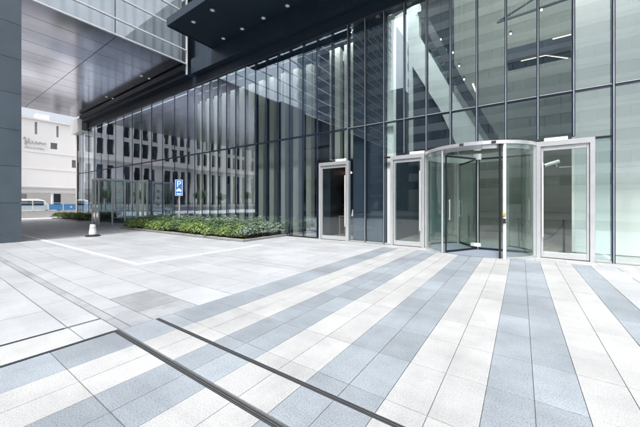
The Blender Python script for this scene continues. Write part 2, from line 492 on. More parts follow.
pbox('pane', 'facade_glass', 1.50, mx[6] - .02, FY + .012, FY + .026, .05, ZD - .03, bld)
for i, x in enumerate(mx):
    right = x > -5.5
    zb = .0
    if -3.3 < x < 1.2: zb = ZD + .08
    if -6.8 < x < -5.5: zb = ZD + .12
    w = .030 if right else (.016 if x > -17 else .006)
    yo = .05 if right else .012
    pbox('mullion', 'navy_mullion', x - w, x + w, FY - yo * .4, FY + (.16 if right else (.20 if x > -17 else .06)), zb, ZG, bld)
    if right: pbox('mullion_cap', 'steel', x - .008, x + .008, FY - yo * .4 - .012, FY - yo * .4 - .001, zb, ZG, bld)
for i in range(len(mx) - 1):
    a, b = mx[i + 1], mx[i]; right = b > -5
    pbox('transom', 'navy_mullion', a + .031, b - .031, FY - .012, FY + .12, ZT - .028, ZT + .028, bld)
    if right: pbox('transom_cap', 'steel', a + .031, b - .031, FY - .022, FY - .013, ZT + .004, ZT + .02, bld)
# short bars beside the doors
obj('transom', boxes((1.49, 1.785, FY + .0, FY + .10, 3.02, 3.07)), 'dark_frame', bld)
obj('transom', boxes((-3.94, -3.66, FY + .0, FY + .10, 3.02, 3.07)), 'dark_frame', bld)
obj('sill', boxes((XL, -6.75, FY - .01, FY + .09, 0, .045)), 'steel_dark', bld)
obj('sill', boxes((-5.36, -3.70, FY - .01, FY + .09, 0, .045)), 'steel', bld)
obj('sill', boxes((1.50, XR, FY - .01, FY + .09, 0, .045)), 'steel', bld)
# head of the glass, recess, fascia
obj('head_rail', boxes((XL, XR, FY - .035, FY + .14, ZG + .002, ZG + .05)), 'steel_dark', bld)
obj('recess_panel', boxes((XL, XR, FY + .03, FY + .3, ZG + .052, 8.78)), 'navy_soffit', bld)
x = XR; 
while x > -15.2:
    x1 = x; x0 = max(x - 2.9, -15.42); x -= 2.9
    pbox('fascia_panel', 'navy_panel', x0 + .006, x1 - .006, FY - .30, FY + .3, 8.79, 9.62, bld)
    pbox('fascia_panel', 'navy_panel', x0 + .006, x1 - .006, FY - .06, FY + .3, 9.72, 14.0, bld)
x = -15.8
while x > -32.3:
    x1 = x; x0 = max(x - 2.9, -32.6); x -= 2.9
    pbox('fascia_panel', 'navy_panel', x0 + .006, x1 - .006, FY - .34, FY + .3, 8.79, 9.32, bld)
    pbox('beam_step', 'navy_soffit', x0 + .006, x1 - .006, FY - .55, FY - .345, 9.02, 9.32, bld)
obj('beam_end', boxes((-35.7, -32.62, FY - .36, FY + .3, 8.06, 9.30)), 'white_metal', bld)
obj('corner_post', boxes((XL - .35, XL - .02, FY - .02, FY + .35, 0, 8.05)), 'pale_wall', bld)
# canopy
cx = -13.4
while cx < 6:
    pbox('canopy_panel', 'navy_soffit', cx + .003, cx + 2.897, 7.02, FY - .065, 9.63, 9.71, bld); cx += 2.9
obj('canopy_edge', boxes((-13.42, 7.0, 6.98, 7.018, 9.60, 9.95), (-13.44, -13.402, 7.02, FY - .07, 9.60, 9.95)), 'navy_panel', bld)
obj('canopy_roof', boxes((-13.4, 7.0, 7.02, FY - .07, 9.90, 9.94)), 'navy_panel', bld)
for i in range(9):
    for yy in (7.54, 9.14):
        bm = bmesh.new(); xx = -12.17 + 1.4 * i
        bar(bm, (xx, yy, 9.622), (xx, yy, 9.629), .075, 14); d = obj('downlight', bm, 'downlight', bld)
        bm = bmesh.new(); bmesh.ops.create_circle(bm, segments=16, radius=.11, matrix=Matrix.Translation((xx, yy, 9.618)))
        ring = bmesh.ops.extrude_edge_only(bm, edges=list(bm.edges))
        vs = [g for g in ring['geom'] if isinstance(g, bmesh.types.BMVert)]
        for v in vs: v.co.x = xx + (v.co.x - xx) * .8; v.co.y = yy + (v.co.y - yy) * .8
        r2 = bmesh.ops.extrude_face_region(bm, geom=list(bm.faces))
        for g in r2['geom']:
            if isinstance(g, bmesh.types.BMVert): g.co.z += .010
        obj('trim_ring', bm, 'steel', d)

# --- lobby inside
obj('lobby_floor', boxes((-9.0, 9.0, FY + .10, 24, -.05, .002)), 'lobby_floor', bld)
obj('room_floor', boxes((XL, -9.01, FY + .21, 16, -.05, .0)), 'dark_wall', bld)
obj('side_wall', boxes((8.7, 9.0, FY + .2, 24, .01, 14)), 'lobby_white', bld)
obj('rear_wall', boxes((XL, 8.69, 23.7, 24, .01, 14)), 'dark_wall', bld)
obj('lobby_ceiling', boxes((-7, 8.7, 10.05, 24, 13.9, 14.05)), 'lobby_white', bld)
obj('upper_wall', boxes((XL, XR, FY + .31, FY + .45, 8.3, 14.0)), 'dark_wall', bld)
# stone screens behind the left bays
sc = obj('screen_backing', boxes((XL + .1, -7.0, 10.92, 11.1, .01, 8.28)), 'dark_wall', bld)
x = -8.80
n = 0
xs = [-8.08, -8.80]
while xs[-1] > -16.2: xs.append(xs[-1] - BAY)
for x in xs: pbox('stone_fin', 'fin_stone', x, x + (.45 if x > -9 else .36), 10.34, 10.60, .01, 7.62, bld)
pbox('stone_fin', 'fin_stone', -6.66, -6.16, 10.34, 10.60, 3.25, 7.9, bld)
pbox('stone_fin', 'fin_stone', -5.95, -5.46, 10.34, 10.60, 3.25, 7.9, bld)
obj('ceiling_panel', boxes((XL + .1, -5.37, 10.24, 10.9, 8.0, 8.28)), 'dark_wall', bld)
pm = obj('fill_strip_lip', boxes((-16.6, -5.4, FY + .215, FY + .235, 7.86, 8.19)), 'dark_frame', bld)  # lip added to keep the fill strip out of view
obj('fin_fill_strip', boxes((-16.5, -5.45, FY + .26, FY + .34, 8.10, 8.13)), 'fin_fill_glow', pm)  # hidden glowing strip, added to brighten the stone fins
obj('room_wall', boxes((-7.0, -5.45, 14.6, 14.8, .01, 8.28), (-7.2, -7.0, 11.11, 14.8, .01, 8.28)), 'dark_wall', bld)
obj('inner_pier', boxes((-17.6, -16.7, 9.95, 10.9, .01, 8.0)), 'dark_stone', bld)
# dark stone pier, slab by slab
pier = obj('pier', boxes((-5.36, -3.98, 10.03, 14.5, .01, 8.28)), 'dark_wall', bld)
z = .02
while z < 8.2:
    z1 = min(z + 1.05, 8.27)
    for a, b in ((-5.36, -4.67), (-4.67, -3.98)): pbox('stone_slab', 'dark_stone', a + .004, b - .004, 10.0, 10.028, z + .004, z1 - .004, pier)
    for a, b in ((10.03, 11.5), (11.5, 13.0), (13.0, 14.5)): pbox('stone_slab', 'dark_stone', -3.978, -3.955, a + .004, b - .004, z + .004, z1 - .004, pier)
    z = z1
# white column beside the middle door
obj('column', boxes((-3.93, -3.70, 9.90, 10.16, .01, 8.1)), 'lobby_white', bld)
# teal wall panels beyond the middle door
for i in range(2):
    for (z0, z1) in ((.02, 2.9), (2.92, 5.6), (5.62, 8.2)):
        pbox('teal_panel', 'teal_panel', -3.9 + .62 * i, -3.9 + .62 * i + .61, 13.6, 13.66, z0, z1, bld)
# white sloping stair
def slab_y(name, mat, pts, y, d, parent): 
    bm = bmesh.new(); prism(bm, [(p[0], y, p[1]) for p in pts], (0, d, 0)); return obj(name, bm, mat, parent)
SY = 12.4; KS = SY / 10.75
def sc_(pts): return [(x * KS, H + (z - H) * KS) for x, z in pts]
st = slab_y('stair_side', 'lobby_white', sc_([(-4.25, 8.5), (-3.05, 8.75), (-3.05, 7.55), (-1.75, 4.9), (-.9, 3.3), (-1.75, 3.3), (-2.35, 4.75), (-3.30, 6.5), (-3.30, 3.0), (-4.25, 3.0)]), SY, .30, bld)
slab_y('stringer', 'dark_frame', sc_([(-3.10, 8.35), (-2.86, 8.35), (-1.42, 5.18), (-.50, 3.3), (-.74, 3.3), (-1.70, 5.18)]), SY - .1, .25, st)
slab_y('infill', 'dark_wall', sc_([(-3.30, 6.42), (-2.42, 4.85), (-1.80, 3.4), (-3.30, 3.4)]), SY + .15, .2, st)
for i in range(14):
    xx = -3.3 + .19 * i; zz = 8.2 - .345 * i
    if zz > 3.6: pbox('tread', 'lobby_stone', xx, xx + .30, SY + .36, SY + 1.1, zz, zz + .05, st)
# fill lights on a bar, added out of view to brighten stair and lobby walls
lt = obj('fill_bar', boxes((-3.8, 6.0, 10.42, 10.50, 9.62, 9.68)), 'dark_frame', bld)
for i in range(13):
    bm = bmesh.new(); bar(bm, (-3.6 + .78 * i, 10.46, 9.54), (-3.6 + .78 * i, 10.5, 9.615), .11, 12); obj('fill_bar_disc', bm, 'fill_bar_glow', lt)
for xx in (-3.5, 1.0, 5.6): obj('fill_bar_hanger', boxes((xx - .01, xx + .01, 10.45, 10.47, 9.681, 13.89)), 'dark_frame', lt)
# stone wall at the back of the lobby
sw = obj('stone_wall', boxes((-3.0, 8.6, 17.2, 17.5, .01, 13.8)), 'dark_wall', bld)
zz = .02; r = 0
while zz < 13.6:
    xx = -3.0 - .9 * (r % 2)
    while xx < 4.6:
        a, b = max(xx, -3.0), min(xx + 1.8, 5.2)
        pbox('stone_slab', 'lobby_stone', a + .002, b - .002, 17.14, 17.19, zz + .0015, min(zz + .62, 13.7) - .0015, sw); xx += 1.8
    zz += .62; r += 1
# hanging dark ceiling box with light strips
cb = obj('ceiling_box', boxes((-.45, 3.0, 13.6, 14.7, 7.05, 7.5)), 'dark_wall', bld)
obj('light_strip', boxes((.0, .75, 13.9, 13.925, 7.03, 7.045)), 'lamp_led', cb)
bm = bmesh.new(); prism(bm, [(.75, 13.9, 7.03), (.79, 13.93, 7.03), (1.5, 14.66, 7.03), (1.45, 14.66, 7.03)], (0, 0, .015)); obj('light_strip', bm, 'lamp_led', cb)
obj('light_strip', boxes((.95, 1.6, 13.57, 13.595, 7.43, 7.46)), 'lamp_led', cb)
obj('light_strip', boxes((-1.75, -1.70, 14.2, 15.4, 6.62, 6.66)), 'lamp_led', bld)
bm = bmesh.new()
bar(bm, (-.81, 13.9, 8.83), (.75, 13.9, 9.46), .04, 6); bar(bm, (-.81, 13.9, 8.83), (2.2, 13.9, 8.95), .05, 6)
obj('bracing_rod', bm, 'dark_frame', bld)
for (xx, yy, zz) in ((-.33, 13.4, 7.95), (-2.41, 13.5, 7.88), (-2.16, 13.5, 7.24), (-1.97, 13.5, 6.63), (-2.9, 13.5, 8.6), (.6, 13.0, 8.3)):
    bm = bmesh.new(); bar(bm, (xx, yy, zz), (xx, yy, zz + .05), .03, 10); sp = obj('spotlight', bm, 'lamp_white', bld)
    bm = bmesh.new(); bar(bm, (xx, yy, zz + .052), (xx, yy, zz + .12), .045, 10); obj('lamp_housing', bm, 'dark_frame', sp)
    bm = bmesh.new(); bar(bm, (xx, yy, zz + .121), (xx, yy, 13.89), .003, 5); obj('lamp_cord', bm, 'dark_frame', sp)
for xx in (-3.0, -.5, 2.0, 5.0):
    for yy in (12.6, 15.0):
        bm = bmesh.new(); bar(bm, (xx, yy, 13.86), (xx, yy, 13.89), .35, 16); obj('ceiling_fill_disc', bm, 'ceiling_fill_glow', bld)  # unseen glowing discs, added to brighten the lobby interior
# pale lined stone lining close behind the glass on the right
ln = obj('stone_lining', boxes((1.24, 8.6, 11.22, 11.4, .01, 9.3)), 'fin_stone', bld)
zz = .02
while zz < 9.2:
    xx = 1.22
    while xx < 5.5:
        pbox('stone_slab', 'lined_stone', xx + .002, xx + 1.446, 11.16, 11.215, zz + .0015, min(zz + .6, 9.28) - .0015, ln); xx += BAY * 2
    zz += .6
# red pendant lamps in the room by the left door
for i in range(5):
    xx = -7.3 + .22 * i + .05; 
    bm = bmesh.new(); bmesh.ops.create_icosphere(bm, subdivisions=2, radius=.05, matrix=Matrix.Translation((-6.9 + .26 * i, 12.2, 2.9))); pl = obj('pendant_lamp', bm, 'lamp_red', bld, smooth=True)
    bm = bmesh.new(); bar(bm, (-6.9 + .26 * i, 12.2, 2.952), (-6.9 + .26 * i, 12.2, 7.99), .005, 5); obj('lamp_cord', bm, 'dark_frame', pl)

# --- hinged doors
def hinged(x0, x1, pull_left, boxx, label):
    f = obj('door', boxes((x0, x0 + .095, FY - .06, FY + .12, 0, ZD - .13), (x1 - .095, x1, FY - .06, FY + .12, 0, ZD - .13), (x0, x1, FY - .06, FY + .12, ZD - .128, ZD)), 'steel', bld, bevel=.004)
    tag(f, label)
    a, b = x0 + .103, x1 - .103
    obj('leaf_frame', boxes((a, a + .047, FY - .02, FY + .05, .012, ZD - .14), (b - .047, b, FY - .02, FY + .05, .012, ZD - .14),
        (a + .048, b - .048, FY - .02, FY + .05, ZD - .235, ZD - .14), (a + .048, b - .048, FY - .02, FY + .05, .012, .16)), 'steel', f, bevel=.003)
    obj('door_pane', boxes((a + .049, b - .049, FY + .008, FY + .02, .162, ZD - .237)), 'door_glass', f)
    obj('seal', boxes((a - .006, a - .001, FY - .01, FY + .04, .012, ZD - .14), (b + .001, b + .006, FY - .01, FY + .04, .012, ZD - .14)), 'black_rubber', f)
    hx = a + .03 if pull_left else b - .03
    bm = bmesh.new(); bar(bm, (hx, FY - .085, .55), (hx, FY - .085, 2.5), .017, 10)
    for zz in (.75, 2.3): bar(bm, (hx, FY - .085, zz), (hx, FY - .018, zz), .010, 8)
    obj('door_handle', bm, 'white_metal', f, smooth=False)
    obj('closer_box', boxes((boxx, boxx + .48, FY - .05, FY + .10, ZD + .002, ZD + .085)), 'white_metal', f, bevel=.005)
    return f
hinged(.335, 1.49, True, .50, 'hinged steel and glass door right beside the revolving door with a pale wall behind')
hinged(-3.72, -2.57, False, -3.05, 'hinged steel and glass door between the white column and the revolving door')
hinged(-6.74, -5.37, False, -5.95, 'hinged steel framed glass door set alone among dark bays')

# --- revolving door
RX, RY, RR = -1.11, 10.2, 1.50
def arc_wall(bm, r0, r1, a0, a1, z0, z1, n):
    rows = []
    for i in range(n + 1):
        a = R(a0 + (a1 - a0) * i / n); c, s_ = math.cos(a), math.sin(a)
        rows.append([bm.verts.new((RX + r * c, RY + r * s_, z)) for r, z in ((r0, z0), (r1, z0), (r1, z1), (r0, z1))])
    for p, q in zip(rows[:-1], rows[1:]):
        for i in range(4):
            j = (i + 1) % 4; bm.faces.new((p[i], p[j], q[j], q[i]))
    if abs(a1 - a0) < 359.9:
        bm.faces.new(rows[0]); bm.faces.new(rows[-1][::-1])
def disc(bm, r, z0, z1, n=48):
    A = [bm.verts.new((RX + r * math.cos(2 * math.pi * i / n), RY + r * math.sin(2 * math.pi * i / n), z0)) for i in range(n)]
    B = [bm.verts.new((v.co.x, v.co.y, z1)) for v in A]
    for i in range(n):
        j = (i + 1) % n; bm.faces.new((A[i], A[j], B[j], B[i]))
    bm.faces.new(A[::-1]); bm.faces.new(B)
ZR = 2.98
bm = bmesh.new(); arc_wall(bm, RR - .05, RR + .045, 0, 360, ZR, ZR + .09, 64)
rd = tag(obj('revolving_door', bm, 'steel', bld), 'three-winged revolving door in a curved glass drum with steel top ring')
bm = bmesh.new(); disc(bm, RR - .06, ZR + .045, ZR + .07); obj('glass_ceiling', bm, 'curved_glass', rd)
bm = bmesh.new(); arc_wall(bm, RR - .06, RR - .05 - .05, 0, 360, ZR - .10, ZR - .005, 64); obj('inner_ring', bm, 'steel', rd)
for a0, a1 in ((186, 238), (302, 356)):
    for i in range(2):
        b0 = a0 + (a1 - a0) / 2 * i; b1 = a0 + (a1 - a0) / 2 * (i + 1)
        bm = bmesh.new(); arc_wall(bm, RR - .006, RR + .006, b0 + .15, b1 - .15, .05, ZR - .003, 12); o = obj('curved_pane', bm, 'curved_glass', rd, smooth=False)
    bm = bmesh.new(); arc_wall(bm, RR - .03, RR + .03, a0, a1, .004, .048, 20); obj('base_rail', bm, 'steel', rd)
for a0, a1 in ((4, 58), (122, 174)):
    bm = bmesh.new(); arc_wall(bm, RR - .006, RR + .006, a0, a1, .05, ZR - .003, 16); obj('curved_pane', bm, 'curved_glass', rd)
    bm = bmesh.new(); arc_wall(bm, RR - .03, RR + .03, a0, a1, .004, .048, 20); obj('base_rail', bm, 'steel_dark', rd)
def post(a, m, w=.035):
    c, s_ = math.cos(R(a)), math.sin(R(a))
    bm = bmesh.new(); bar(bm, (RX + RR * c, RY + RR * s_, .004), (RX + RR * c, RY + RR * s_, ZR - .003), w, 12); obj('post', bm, m, rd)
post(239.6, 'steel', .026); post(300.4, 'white_metal', .04); post(296.2, 'dark_frame', .026); post(60, 'steel'); post(120.5, 'steel')
for x in (-2.52, .30): obj('jamb', boxes((x - .035, x + .03, FY - .05, FY + .12, .0, ZD - .002)), 'steel', rd)
bm = bmesh.new(); bar(bm, (RX, RY, .02), (RX, RY, ZR - .11), .03, 12); obj('shaft', bm, 'steel', rd)
bm = bmesh.new(); bar(bm, (RX, RY, ZR - .20), (RX, RY, ZR - .02), .11, 16); obj('hub', bm, 'white_metal', rd)
bm = bmesh.new(); disc(bm, RR - .09, .003, .012); obj('floor_mat', bm, 'mat_grey', rd)
for a in (0, 120, 241):
    c, s_ = math.cos(R(a)), math.sin(R(a)); px, py = -s_, c
    def wbox(bm, r0, r1, t, z0, z1):
        P = [(RX + r * c + px * q, RY + r * s_ + py * q) for r, q in ((r0, -t), (r1, -t), (r1, t), (r0, t))]
        prism(bm, [(x, y, z0) for x, y in P], (0, 0, z1 - z0))
    w_ = bmesh.new()
    wbox(w_, .035, .060, .016, .02, 2.83); wbox(w_, 1.378, 1.405, .016, .02, 2.83); wbox(w_, .061, 1.377, .018, .02, .075); wbox(w_, .061, 1.377, .018, 2.78, 2.83)
    w = obj('wing', w_, 'dark_frame', rd)
    g = bmesh.new(); wbox(g, .061, 1.377, .005, .076, 2.779); obj('wing_pane', g, 'curved_glass', w)
    hb = bmesh.new(); hx, hy = RX + 1.30 * c + px * .05, RY + 1.30 * s_ + py * .05
    bar(hb, (hx, hy, .95), (hx, hy, 1.55), .014, 8); bar(hb, (hx, hy, 1.0), (hx - px * .045, hy - py * .045, 1.0), .009, 6); bar(hb, (hx, hy, 1.5), (hx - px * .045, hy - py * .045, 1.5), .009, 6)
    obj('push_bar', hb, 'steel', w)
obj('warning_label', boxes((RX - .18, RX + .10, RY - .12, RY - .115, .11, .22)), 'sign_white', rd)
for zz, m_, h_ in ((1.12, 'sticker_orange', .07), (.92, 'black_rubber', .12)):
    c, s_ = math.cos(R(300.4)), math.sin(R(300.4)); obj('push_button', boxes((RX + RR * c - .035, RX + RR * c + .035, RY + RR * s_ - .062, RY + RR * s_ - .041, zz, zz + h_)), m_, rd)
for a in (262, 290):
    c, s_ = math.cos(R(a)), math.sin(R(a)); bm = bmesh.new()
    bmx(bm, RX + (RR + .06) * c - .05, RX + (RR + .06) * c + .05, RY + (RR + .075) * s_ - .02, RY + (RR + .075) * s_ + .02, ZR + .01, ZR + .07); obj('sensor', bm, 'black_rubber', rd)

# --- far entrance porch against the glass wall
po = thing('entrance_porch', (-22.6, 8.6, 0), 'small projecting glass porch with slim dark posts beside the hedge', 'porch')
PZ = 2.95
obj('roof_edge', boxes((-23.5, -22.35, 7.25, 7.33, PZ, PZ + .12), (-22.43, -22.35, 7.33, FY - .06, PZ, PZ + .12), (-23.5, -23.42, 7.33, FY - .06, PZ, PZ + .12)), 'steel', po)
obj('roof_pane', boxes((-23.41, -22.44, 7.34, FY - .07, PZ + .03, PZ + .06)), 'fence_glass', po)
for i, y in enumerate((7.29, 8.05, 8.8, 9.55)):
    obj('post', boxes((-22.43, -22.35, y - .035, y + .035, 0, PZ - .003)), 'steel', po)
    if i < 3: obj('side_pane', boxes((-22.397, -22.383, y + .04, y + .71, .05, PZ - .05)), 'porch_glass', po)
for i, x in enumerate((-23.46, -22.93)):
    obj('post', boxes((x - .04, x + .04, 7.255, 7.325, 0, PZ - .003)), 'steel', po)
for x0, x1 in ((-23.41, -22.98), (-22.88, -22.44)): obj('front_pane', boxes((x0, x1, 7.283, 7.297, .05, PZ - .05)), 'porch_glass', po)
for x0, x1 in ((-22.3, -21.6), (-21.6, -20.9)):
    d = obj('screen_frame', boxes((x0, x0 + .09, FY - .16, FY - .07, 0, 3.05), (x1 - .09, x1, FY - .16, FY - .07, 0, 3.05), (x0 + .091, x1 - .091, FY - .16, FY - .07, 2.95, 3.05)), 'steel', po)
    obj('screen_pane', boxes((x0 + .095, x1 - .095, FY - .12, FY - .106, .05, 2.945)), 'porch_glass', d)
for i, zz in enumerate((2.35, 1.85, 1.35)):
    bm = bmesh.new(); bar(bm, (-22.374, 8.42, zz), (-22.382, 8.42, zz), .11, 12); obj('round_sticker', bm, 'sign_white', po)

# ------------------------------------------------------------------ overhead block on its pillar
BX0, BX1, BY0, BY1, BZ = -33.9, -15.75, -22.0, 9.30, 9.40
blk = thing('overhead_block', (-24.8, 2, 0), 'office block bridging overhead on a slate pillar, metal soffit and white-lined glass face', 'building')
obj('core', boxes((BX0 + .1, BX1 - .75, BY0 + .1, BY1 - .05, BZ + .09, 32.0)), 'dark_wall', blk)
xs = [BX1 - .02]
while xs[-1] > BX0 + 1.0: xs.append(xs[-1] - 1.385)
xs[-1] = BX0
ysj = [BY1, 5.87, -.5, -6.9, -13.3, -19.7, BY0]
for a, b in zip(xs[1:], xs[:-1]):
    for c, d in zip(ysj[1:], ysj[:-1]):
        pbox('soffit_panel', 'soffit_metal', a + .012, b - .012, c + .012, d - .012, BZ, BZ + .08, blk)
obj('soffit_gap', boxes((BX0 + .02, BX1 - .03, BY0 + .02, BY1 - .01, BZ + .05, BZ + .085)), 'black_rubber', blk)
for (x, y) in ((-19.5, 8.57), (-19.5, 9.03), (-25.5, 8.77), (-25.5, 9.2), (-19.5, 3.2), (-25.5, 3.2)):
    bm = bmesh.new(); bar(bm, (x, y, BZ - .03), (x, y, BZ + .0), .07, 12); obj('soffit_lamp', bm, 'downlight', blk)
# glazed face: white rails, panes, curtains
zr = [9.40]
while zr[-1] < 31: zr.append(zr[-1] + (.76 if len(zr) == 1 else 1.06))
yj = [BY1, 5.77, 1.92, -1.93, -5.78, -9.63, -13.48, -17.33, BY0]
for i, z in enumerate(zr):
    pbox('rail', 'rail_white', BX1 - .03, BX1 + .07, BY0, BY1, z - .032, z + .032, blk)
for z0, z1 in zip(zr[:-1], zr[1:]):
    for y1, y0 in zip(yj[:-1], yj[1:]):
        pbox('pane', 'fascia_glass', BX1 + .0, BX1 + .014, y0 + .02, y1 - .02, z0 + .047, z1 - .047, blk)
for y in yj[1:-1]: pbox('vertical_joint', 'steel_dark', BX1 - .03, BX1 + .03, y - .014, y + .014, zr[0] + .05, zr[-1], blk)
bm = bmesh.new()
n = 420; yy = np.linspace(-3.2, BY1 - .06, n)
xx = BX1 - .28 + .055 * np.sin(yy * 13.5) + .03 * np.sin(yy * 5.1 + 1) 
lo = [bm.verts.new((xx[i], yy[i], BZ + .12)) for i in range(n)]; hi = [bm.verts.new((xx[i], yy[i], 31.8)) for i in range(n)]
for i in range(n - 1): bm.faces.new((lo[i], lo[i + 1], hi[i + 1], hi[i]))
obj('curtain', bm, 'curtain', blk)
obj('end_trim', boxes((BX1 - .06, BX1 + .08, BY1 + .005, BY1 + .05, 8.8, 32.0)), 'rail_white', blk)
obj('roof', boxes((BX0, BX1 + .1, BY0, BY1, 32.05, 32.5)), 'white_metal', blk)
obj('rear_face', boxes((BX0 - .02, BX0 + .08, BY0, BY1, BZ + .09, 32.0)), 'slate_panel', blk)
obj('end_face', boxes((BX0 + .1, BX1 - .4, BY0 - .02, BY0 + .08, BZ + .09, 32.0)), 'slate_panel', blk)
# pillars
def pillar(px0, px1, py0, py1):
    p = obj('pillar', boxes((px0 + .03, px1 - .03, py0 + .03, py1 - .03, 0, 9.39)), 'black_rubber', blk)
    zs = [.004, 1.45, 2.80, 4.14, 5.48, 6.76, 8.05, 9.38]
    for z0, z1 in zip(zs[:-1], zs[1:]):
        for a, b in ((py0, (py0 + py1) / 2), ((py0 + py1) / 2, py1)):
            pbox('slate_panel', 'slate_panel', px1 - .028, px1, a + .005, b - .005, z0 + .006, z1 - .006, p)
            pbox('slate_panel', 'slate_panel', px0, px0 + .028, a + .005, b - .005, z0 + .006, z1 - .006, p)
        for a, b in ((px0 + .03, (px0 + px1) / 2), ((px0 + px1) / 2, px1 - .03)):
            pbox('slate_panel', 'slate_panel', a + .005, b - .005, py1 - .029, py1 - .001, z0 + .006, z1 - .006, p)
            pbox('slate_panel', 'slate_panel', a + .005, b - .005, py0 + .001, py0 + .029, z0 + .006, z1 - .006, p)
pillar(-18.3, -15.32, -.3, 2.58)
pillar(-33.0, -30.6, -19, -16)

pd = obj('podium', boxes((-33.6, -19.0, -22.0, -14.3, 0, 9.38)), 'dark_stone', blk)
for i in range(10):
    for z0, z1 in ((.1, 3.0), (3.05, 6.1), (6.15, 9.2)): pbox('podium_pane', 'window_glass', -33.5 + 1.45 * i, -33.5 + 1.45 * i + 1.4, -14.27, -14.25, z0, z1, pd)

# ------------------------------------------------------------------ buildings across the street
def wall_x(name, parent, mat, X, d, y0, y1, z0, z1, holes):
    """wall slab facing +X with rectangular openings (y0,y1,z0,z1), sliced into strips"""
    zs = sorted({z0, z1, *[q for h in holes for q in h[2:]]}); bm = bmesh.new()
    for a, b in zip(zs[:-1], zs[1:]):
        hs = sorted([(h[0], h[1]) for h in holes if h[2] <= a + 1e-6 and h[3] >= b - 1e-6]); c = y0
        for p, q in hs:
            if p > c + 1e-4: bmx(bm, X - d, X, c, p, a, b)
            c = max(c, q)
        if c < y1 - 1e-4: bmx(bm, X - d, X, c, y1, a, b)
    bmesh.ops.remove_doubles(bm, verts=bm.verts, dist=1e-4)
    return obj(name, bm, mat, parent)
# pale office with tall dark windows, mirrored in the glass wall
PX = -60.5
pof = thing('pale_office', (PX - 8, -24, 0), 'pale stone office with tall dark window bays mirrored in the glass wall', 'building')
holes = []
y = 3.4; k = 0
while y > -52:
    w = 1.05
    y0 = y - w
    holes.append((y0, y, 1.2, 8.3))
    for f in range(5): holes.append((y0, y, 10.2 + 3.5 * f, 12.95 + 3.5 * f))
    y = y0 - (.55 if k % 4 != 3 else 1.7); k += 1
wall_x('wall', pof, 'pale_wall', PX, .55, -54, 4.2, 0, 29, holes)
for h in holes:
    o = pbox('window', 'window_glass', PX - .42, PX - .40, h[0], h[1], h[2], h[3], pof)
    m_ = (h[0] + h[1]) / 2
    if random.random() < .4: pbox('blind', 'curtain', PX - .46, PX - .43, h[0], h[1], h[3] - (h[3] - h[2]) * random.uniform(.15, .55), h[3], o)
    pbox('sill', 'pale_wall', PX + .001, PX + .12, h[0] - .08, h[1] + .08, h[2] - .12, h[2] - .02, o)
    if h[3] - h[2] > 5: pbox('window_bar', 'dark_frame', PX - .395, PX - .34, h[0], h[1], 5.0, 5.5, o)
    pbox('window_bar', 'dark_frame', PX - .395, PX - .35, m_ - .04, m_ + .04, h[2], h[3] if h[3] - h[2] < 5 else 4.99, o)
obj('rooms', boxes((PX - 2, PX - 1.6, -53.8, 4, .01, 28.8)), 'dark_wall', pof)
obj('cornice', boxes((PX, PX + .35, -54, 4.2, 9.1, 9.6)), 'pale_wall', pof)
obj('side_wall', boxes((PX - 16, PX - .56, 3.7, 4.2, 0, 29), (PX - 16, PX - .56, -54, -53.5, 0, 29), (PX - 16.5, PX - 16.01, -54, 4.2, 0, 29)), 'pale_wall', pof)
obj('roof', boxes((PX - 16.4, PX + .3, -54, 4.2, 29.01, 29.6)), 'pale_wall', pof)
# white windowless building seen past the pillar
WX = -62.0
wb = thing('white_building', (WX - 8, 15, 0), 'plain white building with two narrow slits and grey script lettering beyond the pillar', 'building')
wh = [(11.87, 12.17, 12.2, 14.1), (14.42, 14.72, 12.2, 14.05), (13.72, 14.55, 10.2, 11.2), (16.4, 17.7, 7.45, 8.75), (14.1, 15.0, .1, 3.0), (10.4, 11.0, 1.7, 2.9)]
wall_x('wall', wb, 'white_wall', WX, .5, 5.2, 30, 0, 14.45, wh)
obj('wall_body', boxes((WX - 16, WX - .51, 5.2, 5.7, 0, 14.4), (WX - 16, WX - .51, 29.5, 30, 0, 14.4)), 'white_wall', wb)
obj('roof', boxes((WX - 16, WX + .12, 5.2, 15.8, 14.46, 14.72)), 'white_wall', wb)
obj('roof', boxes((WX - 16, WX + .12, 15.81, 30, 14.46, 14.50)), 'white_wall', wb)
obj('roof_tank', boxes((WX - 4, WX - 2, 12.5, 14.0, 14.73, 16.0)), 'white_wall', wb)
for h in wh[:2] : obj('slit_window', boxes((WX - .4, WX - .36, *h)), 'grey_louvre', wb)
for h in wh[2:4]:
    lv = obj('louvre', boxes((WX - .4, WX - .36, *h)), 'grey_louvre', wb)
    n = int((h[3] - h[2]) / .16)
    for i in range(n): pbox('louvre_blade', 'grey_louvre', WX - .355, WX - .2, h[0] + .02, h[1] - .02, h[2] + .05 + .16 * i, h[2] + .08 + .16 * i, lv)
obj('doorway', boxes((WX - .4, WX - .36, *wh[4])), 'dark_wall', wb)
obj('small_window', boxes((WX - .4, WX - .36, *wh[5])), 'grey_louvre', wb)
for z in (4.0, 6.8, 9.4): obj('facade_line', boxes((WX, WX + .05, 5.2, 30, z, z + .07)), 'white_metal', wb)
obj('pipe', boxes((WX + .01, WX + .16, 5.2, 30, 3.75, 3.87)), 'grey_louvre', wb)
obj('street_canopy', boxes((WX + .01, WX + 2.2, 5.2, 30, 3.0, 3.22)), 'grey_louvre', wb)
for y in (13.3, 19.5): obj('canopy_post', boxes((WX + 1.9, WX + 2.1, y, y + .2, 0, 2.99)), 'white_metal', wb)
